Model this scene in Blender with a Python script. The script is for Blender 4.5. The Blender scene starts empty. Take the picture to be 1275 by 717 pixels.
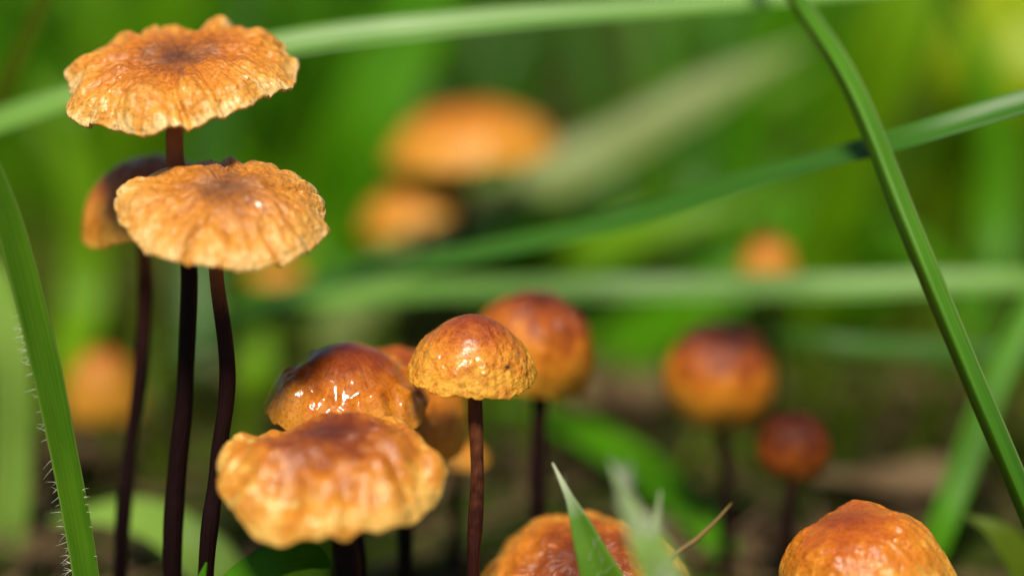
import bpy, bmesh, math, random
import numpy as np
from mathutils import Vector, noise as mnoise

# ------------------------------------------------------------------ camera, sky, sun, exposure
# 100 px of the photograph = 1 unit in the plane of focus (1 unit is about 3.5 mm in the real place)
SC = bpy.context.scene
SC.unit_settings.scale_length = 0.0035
PITCH = math.radians(15.0)
FOCUS = 30.0
CAM_Z = 13.3
FWD = Vector((0, math.cos(PITCH), -math.sin(PITCH)))
UP = Vector((0, math.sin(PITCH), math.cos(PITCH)))
CAM = Vector((0, -FOCUS * math.cos(PITCH), CAM_Z))
cd = bpy.data.cameras.new('camera'); cam = bpy.data.objects.new('camera', cd)
SC.collection.objects.link(cam); SC.camera = cam
cam.location = CAM; cam.rotation_euler = (math.pi / 2 - PITCH, 0, 0)
cd.sensor_width = 36.0; cd.lens = 36.0 * FOCUS / 12.75
cd.clip_start = 0.1; cd.clip_end = 5000
cd.dof.use_dof = True; cd.dof.focus_distance = 29.9
cd.dof.aperture_fstop = cd.lens / 1000.0 / 1.75

SUN_EL, SUN_AZ = math.radians(58), math.radians(-9)   # azimuth measured from behind the camera to the right
SUN = Vector((math.sin(SUN_AZ) * math.cos(SUN_EL), -math.cos(SUN_AZ) * math.cos(SUN_EL), math.sin(SUN_EL)))
w = bpy.data.worlds.new('World'); SC.world = w; w.use_nodes = True
wn = w.node_tree.nodes; wl = w.node_tree.links
sky = wn.new('ShaderNodeTexSky'); sky.sky_type = 'NISHITA'; sky.sun_disc = False
sky.sun_elevation = SUN_EL; sky.sun_rotation = math.atan2(SUN.x, SUN.y)
bg = wn['Background']; bg.inputs['Strength'].default_value = 0.05
wl.new(sky.outputs[0], bg.inputs['Color'])
ld = bpy.data.lights.new('sun', 'SUN'); ld.energy = 4.7; ld.angle = math.radians(12); ld.color = (1, 0.92, 0.77)
lo = bpy.data.objects.new('sun', ld); SC.collection.objects.link(lo)
lo.rotation_euler = SUN.to_track_quat('Z', 'Y').to_euler(); lo.location = SUN * 60
SC.view_settings.view_transform = 'Standard'; SC.view_settings.look = 'None'
SC.view_settings.exposure = 0.24; SC.view_settings.gamma = 1.0
SC.render.engine = 'CYCLES'
SC.cycles.use_denoising = True
SC.cycles.max_bounces = 5; SC.cycles.diffuse_bounces = 3; SC.cycles.glossy_bounces = 2; SC.cycles.transmission_bounces = 4
SC.cycles.use_adaptive_sampling = True; SC.cycles.adaptive_threshold = 0.02
SC.cycles.sample_clamp_indirect = 6.0

RNG = random.Random(7)

# ------------------------------------------------------------------ helpers
def P(px, py, D=FOCUS):
    """point of the place seen at a pixel of the photograph, D units deep"""
    return CAM + FWD * D + Vector(((px - 637.5) / 100 * D / FOCUS, 0, 0)) + UP * ((358.5 - py) / 100 * D / FOCUS)

def G(px, py):
    """point of the ground seen at a pixel"""
    return P(px, py, CAM_Z / (math.sin(PITCH) + (py - 358.5) / 3000 * math.cos(PITCH)))

def link(o, parent=None):
    SC.collection.objects.link(o)
    if parent is not None: o.parent = parent
    return o

def tag(o, label=None, cat=None, group=None, kind=None):
    if label: o['label'] = label
    if cat: o['category'] = cat
    if group: o['group'] = group
    if kind: o['kind'] = kind
    return o

def empty(name, loc):
    o = bpy.data.objects.new(name, None); o.location = loc; o.empty_display_size = 0.2
    return link(o)

def mesh_obj(name, verts, faces, mat, parent=None, smooth=True, attrs=None, vec=None, uv=None):
    """one mesh object; verts are in the place's coordinates"""
    off = Vector(parent.location) if parent is not None and parent.type == 'EMPTY' else Vector((0, 0, 0))
    if parent is not None and parent.type != 'EMPTY' and parent.parent is not None:
        off = Vector(parent.parent.location)
    V = np.asarray([tuple(v) for v in verts], dtype=np.float32)
    if parent is None:
        off = Vector(V[np.argmin(V[:, 2])].tolist())
    V = V - np.array(off, dtype=np.float32)
    me = bpy.data.meshes.new(name)
    me.from_pydata(V.tolist(), [], faces)
    for k, a in (attrs or {}).items():
        at = me.attributes.new(k, 'FLOAT', 'POINT'); at.data.foreach_set('value', np.asarray(a, dtype=np.float32))
    for k, a in (vec or {}).items():
        at = me.attributes.new(k, 'FLOAT_VECTOR', 'POINT')
        at.data.foreach_set('vector', np.asarray(a, dtype=np.float32).ravel())
    if smooth: me.polygons.foreach_set('use_smooth', [True] * len(me.polygons))
    me.materials.append(mat); me.update()
    o = bpy.data.objects.new(name, me)
    if parent is None: o.location = off
    return link(o, parent)

def crom(pts, n):
    """Catmull-Rom through a list of tuples, n samples"""
    A = np.array([list(p) for p in pts], dtype=float)
    if len(A) == 2:
        return A[0] + (A[1] - A[0]) * np.linspace(0, 1, n)[:, None]
    B = np.vstack([2 * A[0] - A[1], A, 2 * A[-1] - A[-2]])
    seg = np.linalg.norm(np.diff(A, axis=0), axis=1) if A.shape[1] >= 3 else np.abs(np.diff(A[:, 0]))
    cum = np.concatenate([[0], np.cumsum(seg)]); out = []
    for s in np.linspace(0, cum[-1], n):
        i = min(max(int(np.searchsorted(cum, s, side='right')) - 1, 0), len(A) - 2)
        t = (s - cum[i]) / max(seg[i], 1e-9)
        p0, p1, p2, p3 = B[i], B[i + 1], B[i + 2], B[i + 3]
        out.append(0.5 * (2 * p1 + (p2 - p0) * t + (2 * p0 - 5 * p1 + 4 * p2 - p3) * t * t + (3 * p1 - p0 - 3 * p2 + p3) * t ** 3))
    return np.array(out)

def nz(x, y, z): return mnoise.noise(Vector((x, y, z)))
def sstep(a, b, x):
    t = min(max((x - a) / (b - a), 0), 1); return t * t * (3 - 2 * t)

# ------------------------------------------------------------------ materials
def new_mat(name):
    m = bpy.data.materials.new(name); m.use_nodes = True
    return m, m.node_tree.nodes, m.node_tree.links, m.node_tree.nodes['Principled BSDF']

def node(N, t, **kw):
    n = N.new(t)
    for k, v in kw.items():
        if k in n.inputs: n.inputs[k].default_value = v
        else: setattr(n, k, v)
    return n

def ramp(N, stops):
    r = N.new('ShaderNodeValToRGB'); e = r.color_ramp.elements
    while len(e) < len(stops): e.new(0.5)
    for el, (p, c) in zip(e, stops):
        el.position = p; el.color = (*c, 1)
    return r

def mathn(N, L, op, a, b):
    n = N.new('ShaderNodeMath'); n.operation = op
    for i, v in enumerate((a, b)):
        if isinstance(v, (int, float)): n.inputs[i].default_value = v
        else: L.new(v, n.inputs[i])
    return n.outputs[0]

def mixc(N, L, mode, fac, a, b):
    n = N.new('ShaderNodeMix'); n.data_type = 'RGBA'; n.blend_type = mode
    for s, v in ((n.inputs[0], fac), (n.inputs[6], a), (n.inputs[7], b)):
        if isinstance(v, (int, float)): s.default_value = v
        elif isinstance(v, tuple): s.default_value = (*v, 1)
        else: L.new(v, s)
    return n.outputs[2]

def cap_mat(name, stops, coat=0.6, rough=0.42, coat_rough=0.1, cells=9.0, bump=0.35, mott=0.5, streak=0.35, sss=0.25, coat_bump=0.6, sscale=0.12, spec=0.3, polb=0.9):
    m, N, L, B = new_mat(name)
    rad = node(N, 'ShaderNodeAttribute', attribute_name='rad')
    pol = node(N, 'ShaderNodeAttribute', attribute_name='pol')
    loc = node(N, 'ShaderNodeAttribute', attribute_name='loc')
    ns = node(N, 'ShaderNodeTexNoise', Scale=1.6, Detail=5.0, Roughness=0.6); L.new(pol.outputs['Vector'], ns.inputs['Vector'])
    nl = node(N, 'ShaderNodeTexNoise', Scale=3.2, Detail=4.0, Roughness=0.6); L.new(loc.outputs['Vector'], nl.inputs['Vector'])
    nf = node(N, 'ShaderNodeTexNoise', Scale=22.0, Detail=3.0, Roughness=0.65); L.new(loc.outputs['Vector'], nf.inputs['Vector'])
    s1 = mathn(N, L, 'MULTIPLY', mathn(N, L, 'SUBTRACT', ns.outputs['Fac'], 0.5), streak)
    s2 = mathn(N, L, 'MULTIPLY', mathn(N, L, 'SUBTRACT', nl.outputs['Fac'], 0.5), mott)
    f = mathn(N, L, 'ADD', rad.outputs['Fac'], mathn(N, L, 'ADD', s1, s2))
    r = ramp(N, stops); L.new(f, r.inputs['Fac'])
    spk = ramp(N, [(0.32, (0.6, 0.45, 0.34)), (0.52, (1, 1, 1)), (0.75, (1.0, 1.0, 1.0))])
    L.new(nf.outputs['Fac'], spk.inputs['Fac'])
    col = mixc(N, L, 'MULTIPLY', 0.8, r.outputs['Color'], spk.outputs['Color'])
    ng = node(N, 'ShaderNodeTexNoise', Scale=46.0, Detail=1.0); L.new(loc.outputs['Vector'], ng.inputs['Vector'])
    rg_ = ramp(N, [(0.71, (0, 0, 0)), (0.76, (0.8, 0.8, 0.8))]); L.new(ng.outputs['Fac'], rg_.inputs['Fac'])
    col = mixc(N, L, 'MIX', rg_.outputs['Color'], col, (0.07, 0.025, 0.01))
    L.new(col, B.inputs['Base Color'])
    vo = node(N, 'ShaderNodeTexVoronoi', Scale=cells); vo.feature = 'SMOOTH_F1'
    wv = node(N, 'ShaderNodeVectorMath'); wv.operation = 'ADD'
    L.new(loc.outputs['Vector'], wv.inputs[0])
    sc = node(N, 'ShaderNodeVectorMath'); sc.operation = 'SCALE'; sc.inputs['Scale'].default_value = 0.12
    L.new(nl.outputs['Color'], sc.inputs[0]); L.new(sc.outputs[0], wv.inputs[1]); L.new(wv.outputs[0], vo.inputs['Vector'])
    h = mathn(N, L, 'ADD', mathn(N, L, 'MULTIPLY', vo.outputs['Distance'], -0.7),
              mathn(N, L, 'ADD', mathn(N, L, 'MULTIPLY', ns.outputs['Fac'], polb), mathn(N, L, 'MULTIPLY', nf.outputs['Fac'], 0.35)))
    bp = node(N, 'ShaderNodeBump', Strength=bump, Distance=0.09); L.new(h, bp.inputs['Height'])
    L.new(bp.outputs['Normal'], B.inputs['Normal'])
    bc = node(N, 'ShaderNodeBump', Strength=bump * coat_bump, Distance=0.08); L.new(h, bc.inputs['Height'])
    L.new(bc.outputs['Normal'], B.inputs['Coat Normal'])
    B.inputs['Roughness'].default_value = rough; B.inputs['Specular IOR Level'].default_value = spec
    B.inputs['Coat Weight'].default_value = coat; B.inputs['Coat Roughness'].default_value = coat_rough
    B.inputs['Subsurface Weight'].default_value = sss
    B.inputs['Subsurface Radius'].default_value = (1.0, 0.42, 0.12); B.inputs['Subsurface Scale'].default_value = sscale
    return m

def stem_mat():
    m, N, L, B = new_mat('stem_skin')
    t = node(N, 'ShaderNodeAttribute', attribute_name='rad')
    loc = node(N, 'ShaderNodeAttribute', attribute_name='loc')
    n1 = node(N, 'ShaderNodeTexNoise', Scale=5.0, Detail=4.0); L.new(loc.outputs['Vector'], n1.inputs['Vector'])
    f = mathn(N, L, 'ADD', t.outputs['Fac'], mathn(N, L, 'MULTIPLY', mathn(N, L, 'SUBTRACT', n1.outputs['Fac'], 0.5), 0.06))
    r = ramp(N, [(0.0, (0.6, 0.27, 0.1)), (0.12, (0.45, 0.15, 0.05)), (0.24, (0.035, 0.008, 0.005)), (0.38, (0.012, 0.003, 0.003)), (1.0, (0.006, 0.002, 0.002))])  # orange-to-black pigment; top end painted brighter to offset the cap's shade
    L.new(f, r.inputs['Fac']); L.new(r.outputs['Color'], B.inputs['Base Color'])
    B.inputs['Roughness'].default_value = 0.5; B.inputs['Specular IOR Level'].default_value = 0.12
    mp = node(N, 'ShaderNodeMapping'); mp.inputs['Scale'].default_value = (14, 14, 1.2)
    L.new(loc.outputs['Vector'], mp.inputs['Vector'])
    n2 = node(N, 'ShaderNodeTexNoise', Scale=2.0, Detail=3.0); L.new(mp.outputs['Vector'], n2.inputs['Vector'])
    b = node(N, 'ShaderNodeBump', Strength=0.6, Distance=0.05); L.new(n2.outputs['Fac'], b.inputs['Height'])
    L.new(b.outputs['Normal'], B.inputs['Normal'])
    return m

def leaf_mat(name, c1, c2, trans=0.4, rough=0.38, veins=16.0, tip=None, spec=0.5, bumps=0.25, edgec=None):
    """grass blade: 'across' runs -1..1 over the width, 'along' 0 root to 1 tip"""
    m, N, L, B = new_mat(name)
    ac = node(N, 'ShaderNodeAttribute', attribute_name='across')
    al = node(N, 'ShaderNodeAttribute', attribute_name='along')
    loc = node(N, 'ShaderNodeAttribute', attribute_name='loc')
    cv = N.new('ShaderNodeCombineXYZ')
    L.new(mathn(N, L, 'MULTIPLY', ac.outputs['Fac'], veins), cv.inputs[0]); L.new(mathn(N, L, 'MULTIPLY', al.outputs['Fac'], 3.0), cv.inputs[1])
    nv = node(N, 'ShaderNodeTexNoise', Scale=1.0, Detail=2.0); L.new(cv.outputs[0], nv.inputs['Vector'])
    nl = node(N, 'ShaderNodeTexNoise', Scale=0.9, Detail=4.0); L.new(loc.outputs['Vector'], nl.inputs['Vector'])
    f = mathn(N, L, 'ADD', mathn(N, L, 'MULTIPLY', nv.outputs['Fac'], 0.5), mathn(N, L, 'MULTIPLY', nl.outputs['Fac'], 0.5))
    r = ramp(N, [(0.34, c1), (0.66, c2)]); L.new(f, r.inputs['Fac'])
    col = r.outputs['Color']
    if edgec:
        re_ = ramp(N, [(0.86, (0, 0, 0)), (0.97, (0.85, 0.85, 0.85))]); L.new(mathn(N, L, 'ABSOLUTE', ac.outputs['Fac'], 0.0), re_.inputs['Fac'])
        col = mixc(N, L, 'MIX', re_.outputs['Color'], col, edgec)
    if tip:
        rt = ramp(N, [(tip[0], (0, 0, 0)), (tip[1], (1, 1, 1))]); L.new(al.outputs['Fac'], rt.inputs['Fac'])
        col = mixc(N, L, 'MIX', rt.outputs['Color'], col, tip[2])
    cs = N.new('ShaderNodeCombineXYZ'); L.new(mathn(N, L, 'MULTIPLY', ac.outputs['Fac'], 5.0), cs.inputs[0]); L.new(mathn(N, L, 'MULTIPLY', al.outputs['Fac'], 90.0), cs.inputs[1])
    nsp = node(N, 'ShaderNodeTexNoise', Scale=1.0, Detail=3.0, Roughness=0.7); L.new(cs.outputs[0], nsp.inputs['Vector'])
    rs = ramp(N, [(0.66, (0, 0, 0)), (0.72, (0.6, 0.6, 0.6))]); L.new(nsp.outputs['Fac'], rs.inputs['Fac'])
    col = mixc(N, L, 'MIX', rs.outputs['Color'], col, (0.24, 0.24, 0.05))
    L.new(col, B.inputs['Base Color'])
    B.inputs['Roughness'].default_value = rough; B.inputs['Specular IOR Level'].default_value = spec
    b = node(N, 'ShaderNodeBump', Strength=bumps, Distance=0.04); L.new(nv.outputs['Fac'], b.inputs['Height'])
    L.new(b.outputs['Normal'], B.inputs['Normal'])
    tr = N.new('ShaderNodeBsdfTranslucent')
    L.new(mixc(N, L, 'MULTIPLY', 1.0, col, (1.5, 1.35, 0.5)), tr.inputs['Color'])
    ms = N.new('ShaderNodeMixShader'); ms.inputs[0].default_value = trans
    L.new(B.outputs[0], ms.inputs[1]); L.new(tr.outputs[0], ms.inputs[2])
    L.new(ms.outputs[0], N['Material Output'].inputs['Surface'])
    return m

def plain_mat(name, stops, scale=4.0, rough=0.7, bump=0.3, coat=0.0):
    m, N, L, B = new_mat(name)
    tc = N.new('ShaderNodeTexCoord')
    n1 = node(N, 'ShaderNodeTexNoise', Scale=scale, Detail=6.0, Roughness=0.62); L.new(tc.outputs['Object'], n1.inputs['Vector'])
    r = ramp(N, stops); L.new(n1.outputs['Fac'], r.inputs['Fac']); L.new(r.outputs['Color'], B.inputs['Base Color'])
    b = node(N, 'ShaderNodeBump', Strength=bump, Distance=0.1); L.new(n1.outputs['Fac'], b.inputs['Height'])
    L.new(b.outputs['Normal'], B.inputs['Normal']); B.inputs['Roughness'].default_value = rough
    B.inputs['Coat Weight'].default_value = coat
    return m

M = {}
TAN = [(0.0, (0.14, 0.045, 0.02)), (0.2, (0.25, 0.08, 0.018)), (0.42, (0.47, 0.14, 0.01)), (0.68, (0.61, 0.22, 0.02)), (0.92, (0.73, 0.35, 0.055)), (1.0, (0.8, 0.52, 0.2))]
M['tan'] = cap_mat('tan_cap_skin', TAN, coat=0.4, rough=0.42, coat_rough=0.12, cells=12, bump=0.65, mott=0.6, streak=0.75, sss=0.12, sscale=0.06, coat_bump=0.8)
TAN2 = [(0.0, (0.2, 0.075, 0.035)), (0.2, (0.33, 0.125, 0.036)), (0.45, (0.52, 0.185, 0.02)), (0.72, (0.65, 0.27, 0.036)), (0.94, (0.72, 0.36, 0.07)), (1.0, (0.78, 0.48, 0.16))]
M['tan_pale'] = cap_mat('pale_tan_cap_skin', TAN2, coat=0.4, rough=0.44, coat_rough=0.12, cells=12, bump=0.65, mott=0.5, streak=0.75, sss=0.12, sscale=0.06, coat_bump=0.8)
GOLD = [(0.1, (0.25, 0.04, 0.004)), (0.42, (0.42, 0.09, 0.004)), (0.68, (0.62, 0.19, 0.006)), (1.0, (0.8, 0.38, 0.03))]
M['gold'] = cap_mat('golden_cap_skin', GOLD, coat=0.55, rough=0.45, coat_rough=0.2, cells=7, bump=0.8, mott=0.9, streak=0.2, polb=0.15, sss=0.3, sscale=0.08, coat_bump=0.12)
BRN = [(0.08, (0.14, 0.026, 0.008)), (0.42, (0.28, 0.062, 0.007)), (0.66, (0.52, 0.165, 0.011)), (0.86, (0.66, 0.27, 0.026)), (1.0, (0.78, 0.45, 0.1))]
M['brown'] = cap_mat('brown_gold_cap_skin', BRN, coat=0.45, rough=0.4, coat_rough=0.16, cells=7, bump=0.6, mott=0.95, streak=0.3, sss=0.25, coat_bump=0.7)
RED = [(0.05, (0.13, 0.02, 0.005)), (0.42, (0.26, 0.05, 0.005)), (0.75, (0.5, 0.15, 0.01)), (1.0, (0.62, 0.26, 0.03))]
M['red'] = cap_mat('red_brown_cap_skin', RED, coat=0.9, spec=0.1, rough=0.45, coat_rough=0.13, cells=5, bump=0.3, mott=0.7, streak=0.4, sss=0.25, coat_bump=0.12)
ORA = [(0.12, (0.1, 0.018, 0.008)), (0.42, (0.32, 0.065, 0.006)), (0.6, (0.6, 0.19, 0.01)), (1.0, (0.72, 0.34, 0.035))]
M['orange'] = cap_mat('orange_cap_skin', ORA, coat=0.25, spec=0.2, rough=0.42, coat_rough=0.16, cells=6, bump=0.45, mott=1.1, streak=0.4, coat_bump=1.0)
FOX = [(0.02, (0.27, 0.045, 0.005)), (0.4, (0.45, 0.105, 0.006)), (0.75, (0.62, 0.21, 0.012)), (1.0, (0.74, 0.36, 0.05))]
M['fox'] = cap_mat('fox_orange_cap_skin', FOX, coat=0.6, spec=0.2, rough=0.42, coat_rough=0.14, cells=6, bump=0.45, polb=0.3, mott=0.9, streak=0.4, coat_bump=1.0)
YEL = [(0.02, (0.36, 0.085, 0.006)), (0.5, (0.5, 0.17, 0.012)), (1.0, (0.66, 0.3, 0.025))]
M['amber'] = cap_mat('amber_cap_skin', YEL, coat=0.1, mott=0.3)
MAR = [(0.02, (0.04, 0.008, 0.004)), (0.5, (0.1, 0.019, 0.005)), (0.9, (0.36, 0.09, 0.01))]
M['maroon'] = cap_mat('maroon_cap_skin', MAR, coat=0.05, spec=0.12, rough=0.5, coat_rough=0.3, mott=0.8)
M['gill'] = plain_mat('gill_flesh', [(0.3, (0.62, 0.45, 0.24)), (0.7, (0.75, 0.6, 0.38))], 3.0, 0.6, 0.1)
M['stem'] = stem_mat()
M['speck'] = plain_mat('speck_dark', [(0, (0.02, 0.01, 0.008)), (1, (0.03, 0.015, 0.01))])

# ------------------------------------------------------------------ mushrooms
def profile(pts):
    S = crom([(-pts[1][0], pts[1][1])] + list(pts), 240); xs, zs = S[:, 0], S[:, 1]
    return lambda t: float(np.interp(t, xs, zs))

def mushroom(label, cx, cy, D, R, prof, mat, lean=0.0, side=0.0, stem=(), srad=0.1, seed=1, group='mushrooms growing in the grass',
             pleats=14, pamp=0.05, pstart=0.35, scallop=0.05, wave=0.05, lump=(0.03, 2.5), wrinkle=0.02, na=180, nr=60,
             thick=0.03, sy=1.0, gillz=0.5, turn=0.0, stem_t0=0.0, speck=None, rimdrop=None, notch=0.05, curl=None, ctall=1.0, wrpol=1.0, tscale=None, wr0=0.05):
    """cx, cy, D: pixel and depth of the cap's crown; lean tips the cap toward the camera, side to the right (degrees)"""
    rg = random.Random(seed); so = seed * 17.3
    notches = [(rg.uniform(0, 6.28), rg.uniform(0.03, 0.1), rg.uniform(0.3, 1) * notch) for _ in range(9)]
    apex = P(cx, cy, D)
    a1, a2 = math.radians(lean), math.radians(side)
    axis = Vector((math.sin(a2), -math.sin(a1) * math.cos(a2), math.cos(a1) * math.cos(a2))).normalized()
    ex = Vector((1, 0, 0)); ex = (ex - axis * ex.dot(axis)).normalized(); ey = axis.cross(ex)
    pf = profile(prof)
    base_s = [P(*p) for p in stem]
    top = apex + axis * (R * (pf(0.0) - 0.1) - 0.06)
    pts = [top] + base_s
    last = pts[-1]; prev = pts[-2] if len(pts) > 1 else top + Vector((0, 0, 1))
    d = (last - prev); d = d / max(1e-6, abs(d.z)); d.x *= 0.5; d.y *= 0.5
    foot = Vector((last.x + d.x * (last.z) * 0.6, last.y + d.y * last.z * 0.6, -0.05))
    if last.z > 0.3: pts.append(foot)
    root = empty('mushroom', Vector((pts[-1].x, pts[-1].y, 0)))
    tag(root, label, 'mushroom', group)
    # top skin
    V, rad, pol, loc = [], [], [], []
    def surf(i, k):
        t = k / nr; th = 2 * math.pi * i / na
        c, s = math.cos(th), math.sin(th)
        thw = th + turn + 0.3 * nz(c * 1.6 + so, s * 1.6, t * 1.4) + 0.1 * nz(c * 4 + so, s * 4, t * 3)
        ridge = 0.75 * abs(math.sin(pleats * thw / 2)) ** 0.55 + 0.25 * abs(math.sin(pleats * 0.5 * (thw * 2.0 + 1.3) + 2 * nz(c * 3, s * 3 + so, t * 2))) ** 0.6
        am = max(0.1, 0.75 + 1.3 * nz(c * 3.2, s * 3.2 + so, 3.1 + t))
        pa = sstep(pstart, 0.95, t) * am
        ew = nz(c * 1.1 + so, s * 1.1, 7.7) + 0.6 * nz(c * 2.6, s * 2.6 + so, 1.7)
        es = nz(c * 1.5, s * 1.5, so) * 0.8 + 0.5 * nz(c * 3, s * 3, so + 5) + 0.12 * nz(c * 9, s * 9, so)
        rr = t * (1 + scallop * es * t * t + pamp * 0.8 * (ridge - 0.7) * pa * t)
        z = pf(t) + pamp * (ridge - 0.7) * pa + wave * ew * sstep(0.25, 1, t)
        if curl:
            a_ = math.radians(curl) * t
            rr *= math.sin(a_) / max(t, 1e-6); z += (math.cos(a_) - 1) * ctall - pf(t)
        x, y = rr * c, rr * s * sy
        z += lump[0] * nz(x * lump[1] + so, y * lump[1], so) * (0.35 + 0.65 * sstep(0.0, 0.5, t)) * (0.2 + 0.8 * sstep(wr0 - 0.05, wr0 + 0.25, t))
        z += lump[0] * 0.5 * nz(x * lump[1] * 2.3, y * lump[1] * 2.3 + so, so + 2) * (0.1 + 0.9 * sstep(wr0 - 0.05, wr0 + 0.25, t))
        for (na_, nw_, nd_) in notches:
            da = (th - na_ + math.pi) % (2 * math.pi) - math.pi
            g_ = math.exp(-(da / nw_) ** 2) * sstep(0.7, 1, t)
            x *= 1 - nd_ * g_; y *= 1 - nd_ * g_; z -= nd_ * 0.6 * g_
        rk = 1 - abs(nz(c * 7 + so, s * 7, t * 2.4)) * 2
        rk2 = 1 - abs(nz(c * 14, s * 14 + so, t * 5.5)) * 2
        rk3 = 1 - abs(nz(x * 6 + so, y * 6, so)) * 2
        rk4 = 1 - abs(nz(x * 13 + so, y * 13, z * 13)) * 2
        z += wrinkle * (wrpol * (0.55 * rk + 0.3 * rk2) + (1.4 - wrpol) * (rk3 + 0.55 * rk4)) * sstep(wr0, wr0 + 0.3, t)
        if rimdrop:
            for (a0, wd, dz) in rimdrop:
                da = (th - math.radians(a0) + math.pi) % (2 * math.pi) - math.pi
                z += dz * math.exp(-(da / math.radians(wd)) ** 2) * sstep(0.35, 1, t)
        return x, y, z, t, c, s
    rows = []
    p0 = surf(0, 0)
    V.append(apex + axis * (R * p0[2])); rad.append(0); pol.append((0, 0, 0)); loc.append((so, 0, p0[2]))
    F = []
    def push(x, y, z, t, c, s, R_=R):
        V.append(apex + ex * (R * x) + ey * (R * y) + axis * (R * z)); rad.append(t)
        pol.append((c * 5 + so, s * 5, t * 1.6)); loc.append((x * 1.2 + so, y * 1.2, z * 1.2)); return len(V) - 1
    for k in range(1, nr + 1):
        rows.append([push(*surf(i, k)) for i in range(na)])
    rim = [surf(i, nr) for i in range(na)]
    # rounded rim, then underside (inner skin)
    th2 = thick
    rows.append([push(x * 1.004, y * 1.004, z - th2 * 0.5, 1.0, c, s) for (x, y, z, t, c, s) in rim])
    rows.append([push(x * 0.985, y * 0.985, z - th2, 1.0, c, s) for (x, y, z, t, c, s) in rim])
    nu = 6
    for q in range(1, nu + 1):
        f = 1 - q / nu * 0.94
        row = []
        for i in range(na):
            x, y, z, t, c, s = rim[i]
            u = surf(i, max(1, int(f * nr)))
            row.append(push(u[0] * 0.985, u[1] * 0.985, u[2] - th2 * (1 + 0.6 * (1 - f)), 1.0, c, s))
        rows.append(row)
    for i in range(na): F.append((0, rows[0][i], rows[0][(i + 1) % na]))
    for a, b in zip(rows[:-1], rows[1:]):
        for i in range(na):
            j = (i + 1) % na
            F.append((a[i], b[i], b[j], a[j]))
    F.append(tuple(reversed(rows[-1])))
    cap = mesh_obj('cap', V, F, mat, root, attrs={'rad': rad}, vec={'pol': pol, 'loc': loc})
    # gills: blades hanging under the cap, a piece of the cap
    GV, GF = [], []
    ng = 22
    for g in range(ng):
        i = int((g + 0.5) * na / ng) % na
        n = 7; tg = 2 * math.pi * i / na; ct, st = -math.sin(tg), math.cos(tg)
        b0 = len(GV)
        for q in range(n):
            f = 0.10 + 0.84 * q / (n - 1)
            x, y, z, t, c, s = surf(i, max(1, int(f * nr)))
            dep = gillz * 0.22 * math.sin(math.pi * min(1, 0.12 + 0.88 * (1 - f))) ** 0.7 + 0.01
            for (o_, zz) in ((-0.006, -th2 * 1.3), (0.006, -th2 * 1.3), (0.004, -th2 * 1.3 - dep), (-0.004, -th2 * 1.3 - dep)):
                GV.append(apex + ex * (R * (x * 0.97 + ct * o_)) + ey * (R * (y * 0.97 + st * o_)) + axis * (R * (z + zz)))
        for q in range(n - 1):
            for e in range(4):
                e2 = (e + 1) % 4
                GF.append((b0 + q * 4 + e, b0 + q * 4 + e2, b0 + q * 4 + 4 + e2, b0 + q * 4 + 4 + e))
        GF.append((b0, b0 + 3, b0 + 2, b0 + 1)); e = b0 + (n - 1) * 4; GF.append((e, e + 1, e + 2, e + 3))
    go = mesh_obj('gills', GV, GF, M['gill'], cap, smooth=False)
    # stem
    tube('stem', pts, [(0, srad * 1.15), (0.08, srad), (0.5, srad * 1.02), (1, srad * 1.12)], M['stem'], root, seed=seed, t0=stem_t0, tscale=tscale)
    if speck:
        sp = P(*speck[:3]); r = speck[3]
        bm = bmesh.new(); bmesh.ops.create_icosphere(bm, subdivisions=2, radius=r)
        vs = [sp + Vector((v.co.x, v.co.y * 0.7, v.co.z * 0.8)) for v in bm.verts]
        fs = [tuple(v.index for v in f.verts) for f in bm.faces]; bm.free()
        mesh_obj('speck', vs, fs, M['speck'], cap)
    return root, cap

def tube(name, pts, radii, mat, parent=None, n=48, seg=14, seed=0, t0=0.0, wob=0.1, tscale=None):
    S = crom([tuple(p) for p in pts], n)
    V, F, rad, loc = [], [], [], []
    rt = [r[0] for r in radii]; rv = [r[1] for r in radii]
    for k in range(n):
        p = Vector(S[k]); t = k / (n - 1)
        tan = Vector(S[min(k + 1, n - 1)] - S[max(k - 1, 0)]).normalized()
        a = tan.cross(Vector((0, 1, 0.01))).normalized(); b = tan.cross(a)
        r = float(np.interp(t, rt, rv)) * (1 + wob * nz(seed * 3.1, t * 9, 0.3) * 2)
        p = p + a * nz(seed * 1.7, t * 4, 2) * 0.04 * min(1, t * 5)
        for i in range(seg):
            th = 2 * math.pi * i / seg
            V.append(p + (a * math.cos(th) + b * math.sin(th)) * r); rad.append(t0 + t * (tscale or 1 - t0))
            loc.append((math.cos(th) * 0.2, math.sin(th) * 0.2, t * 8 + seed))
    for k in range(n - 1):
        for i in range(seg):
            j = (i + 1) % seg
            F.append((k * seg + i, k * seg + j, (k + 1) * seg + j, (k + 1) * seg + i))
    F.append(tuple(range(seg - 1, -1, -1))); F.append(tuple((n - 1) * seg + i for i in range(seg)))
    return mesh_obj(name, V, F, mat, parent, attrs={'rad': rad}, vec={'loc': loc})

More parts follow.
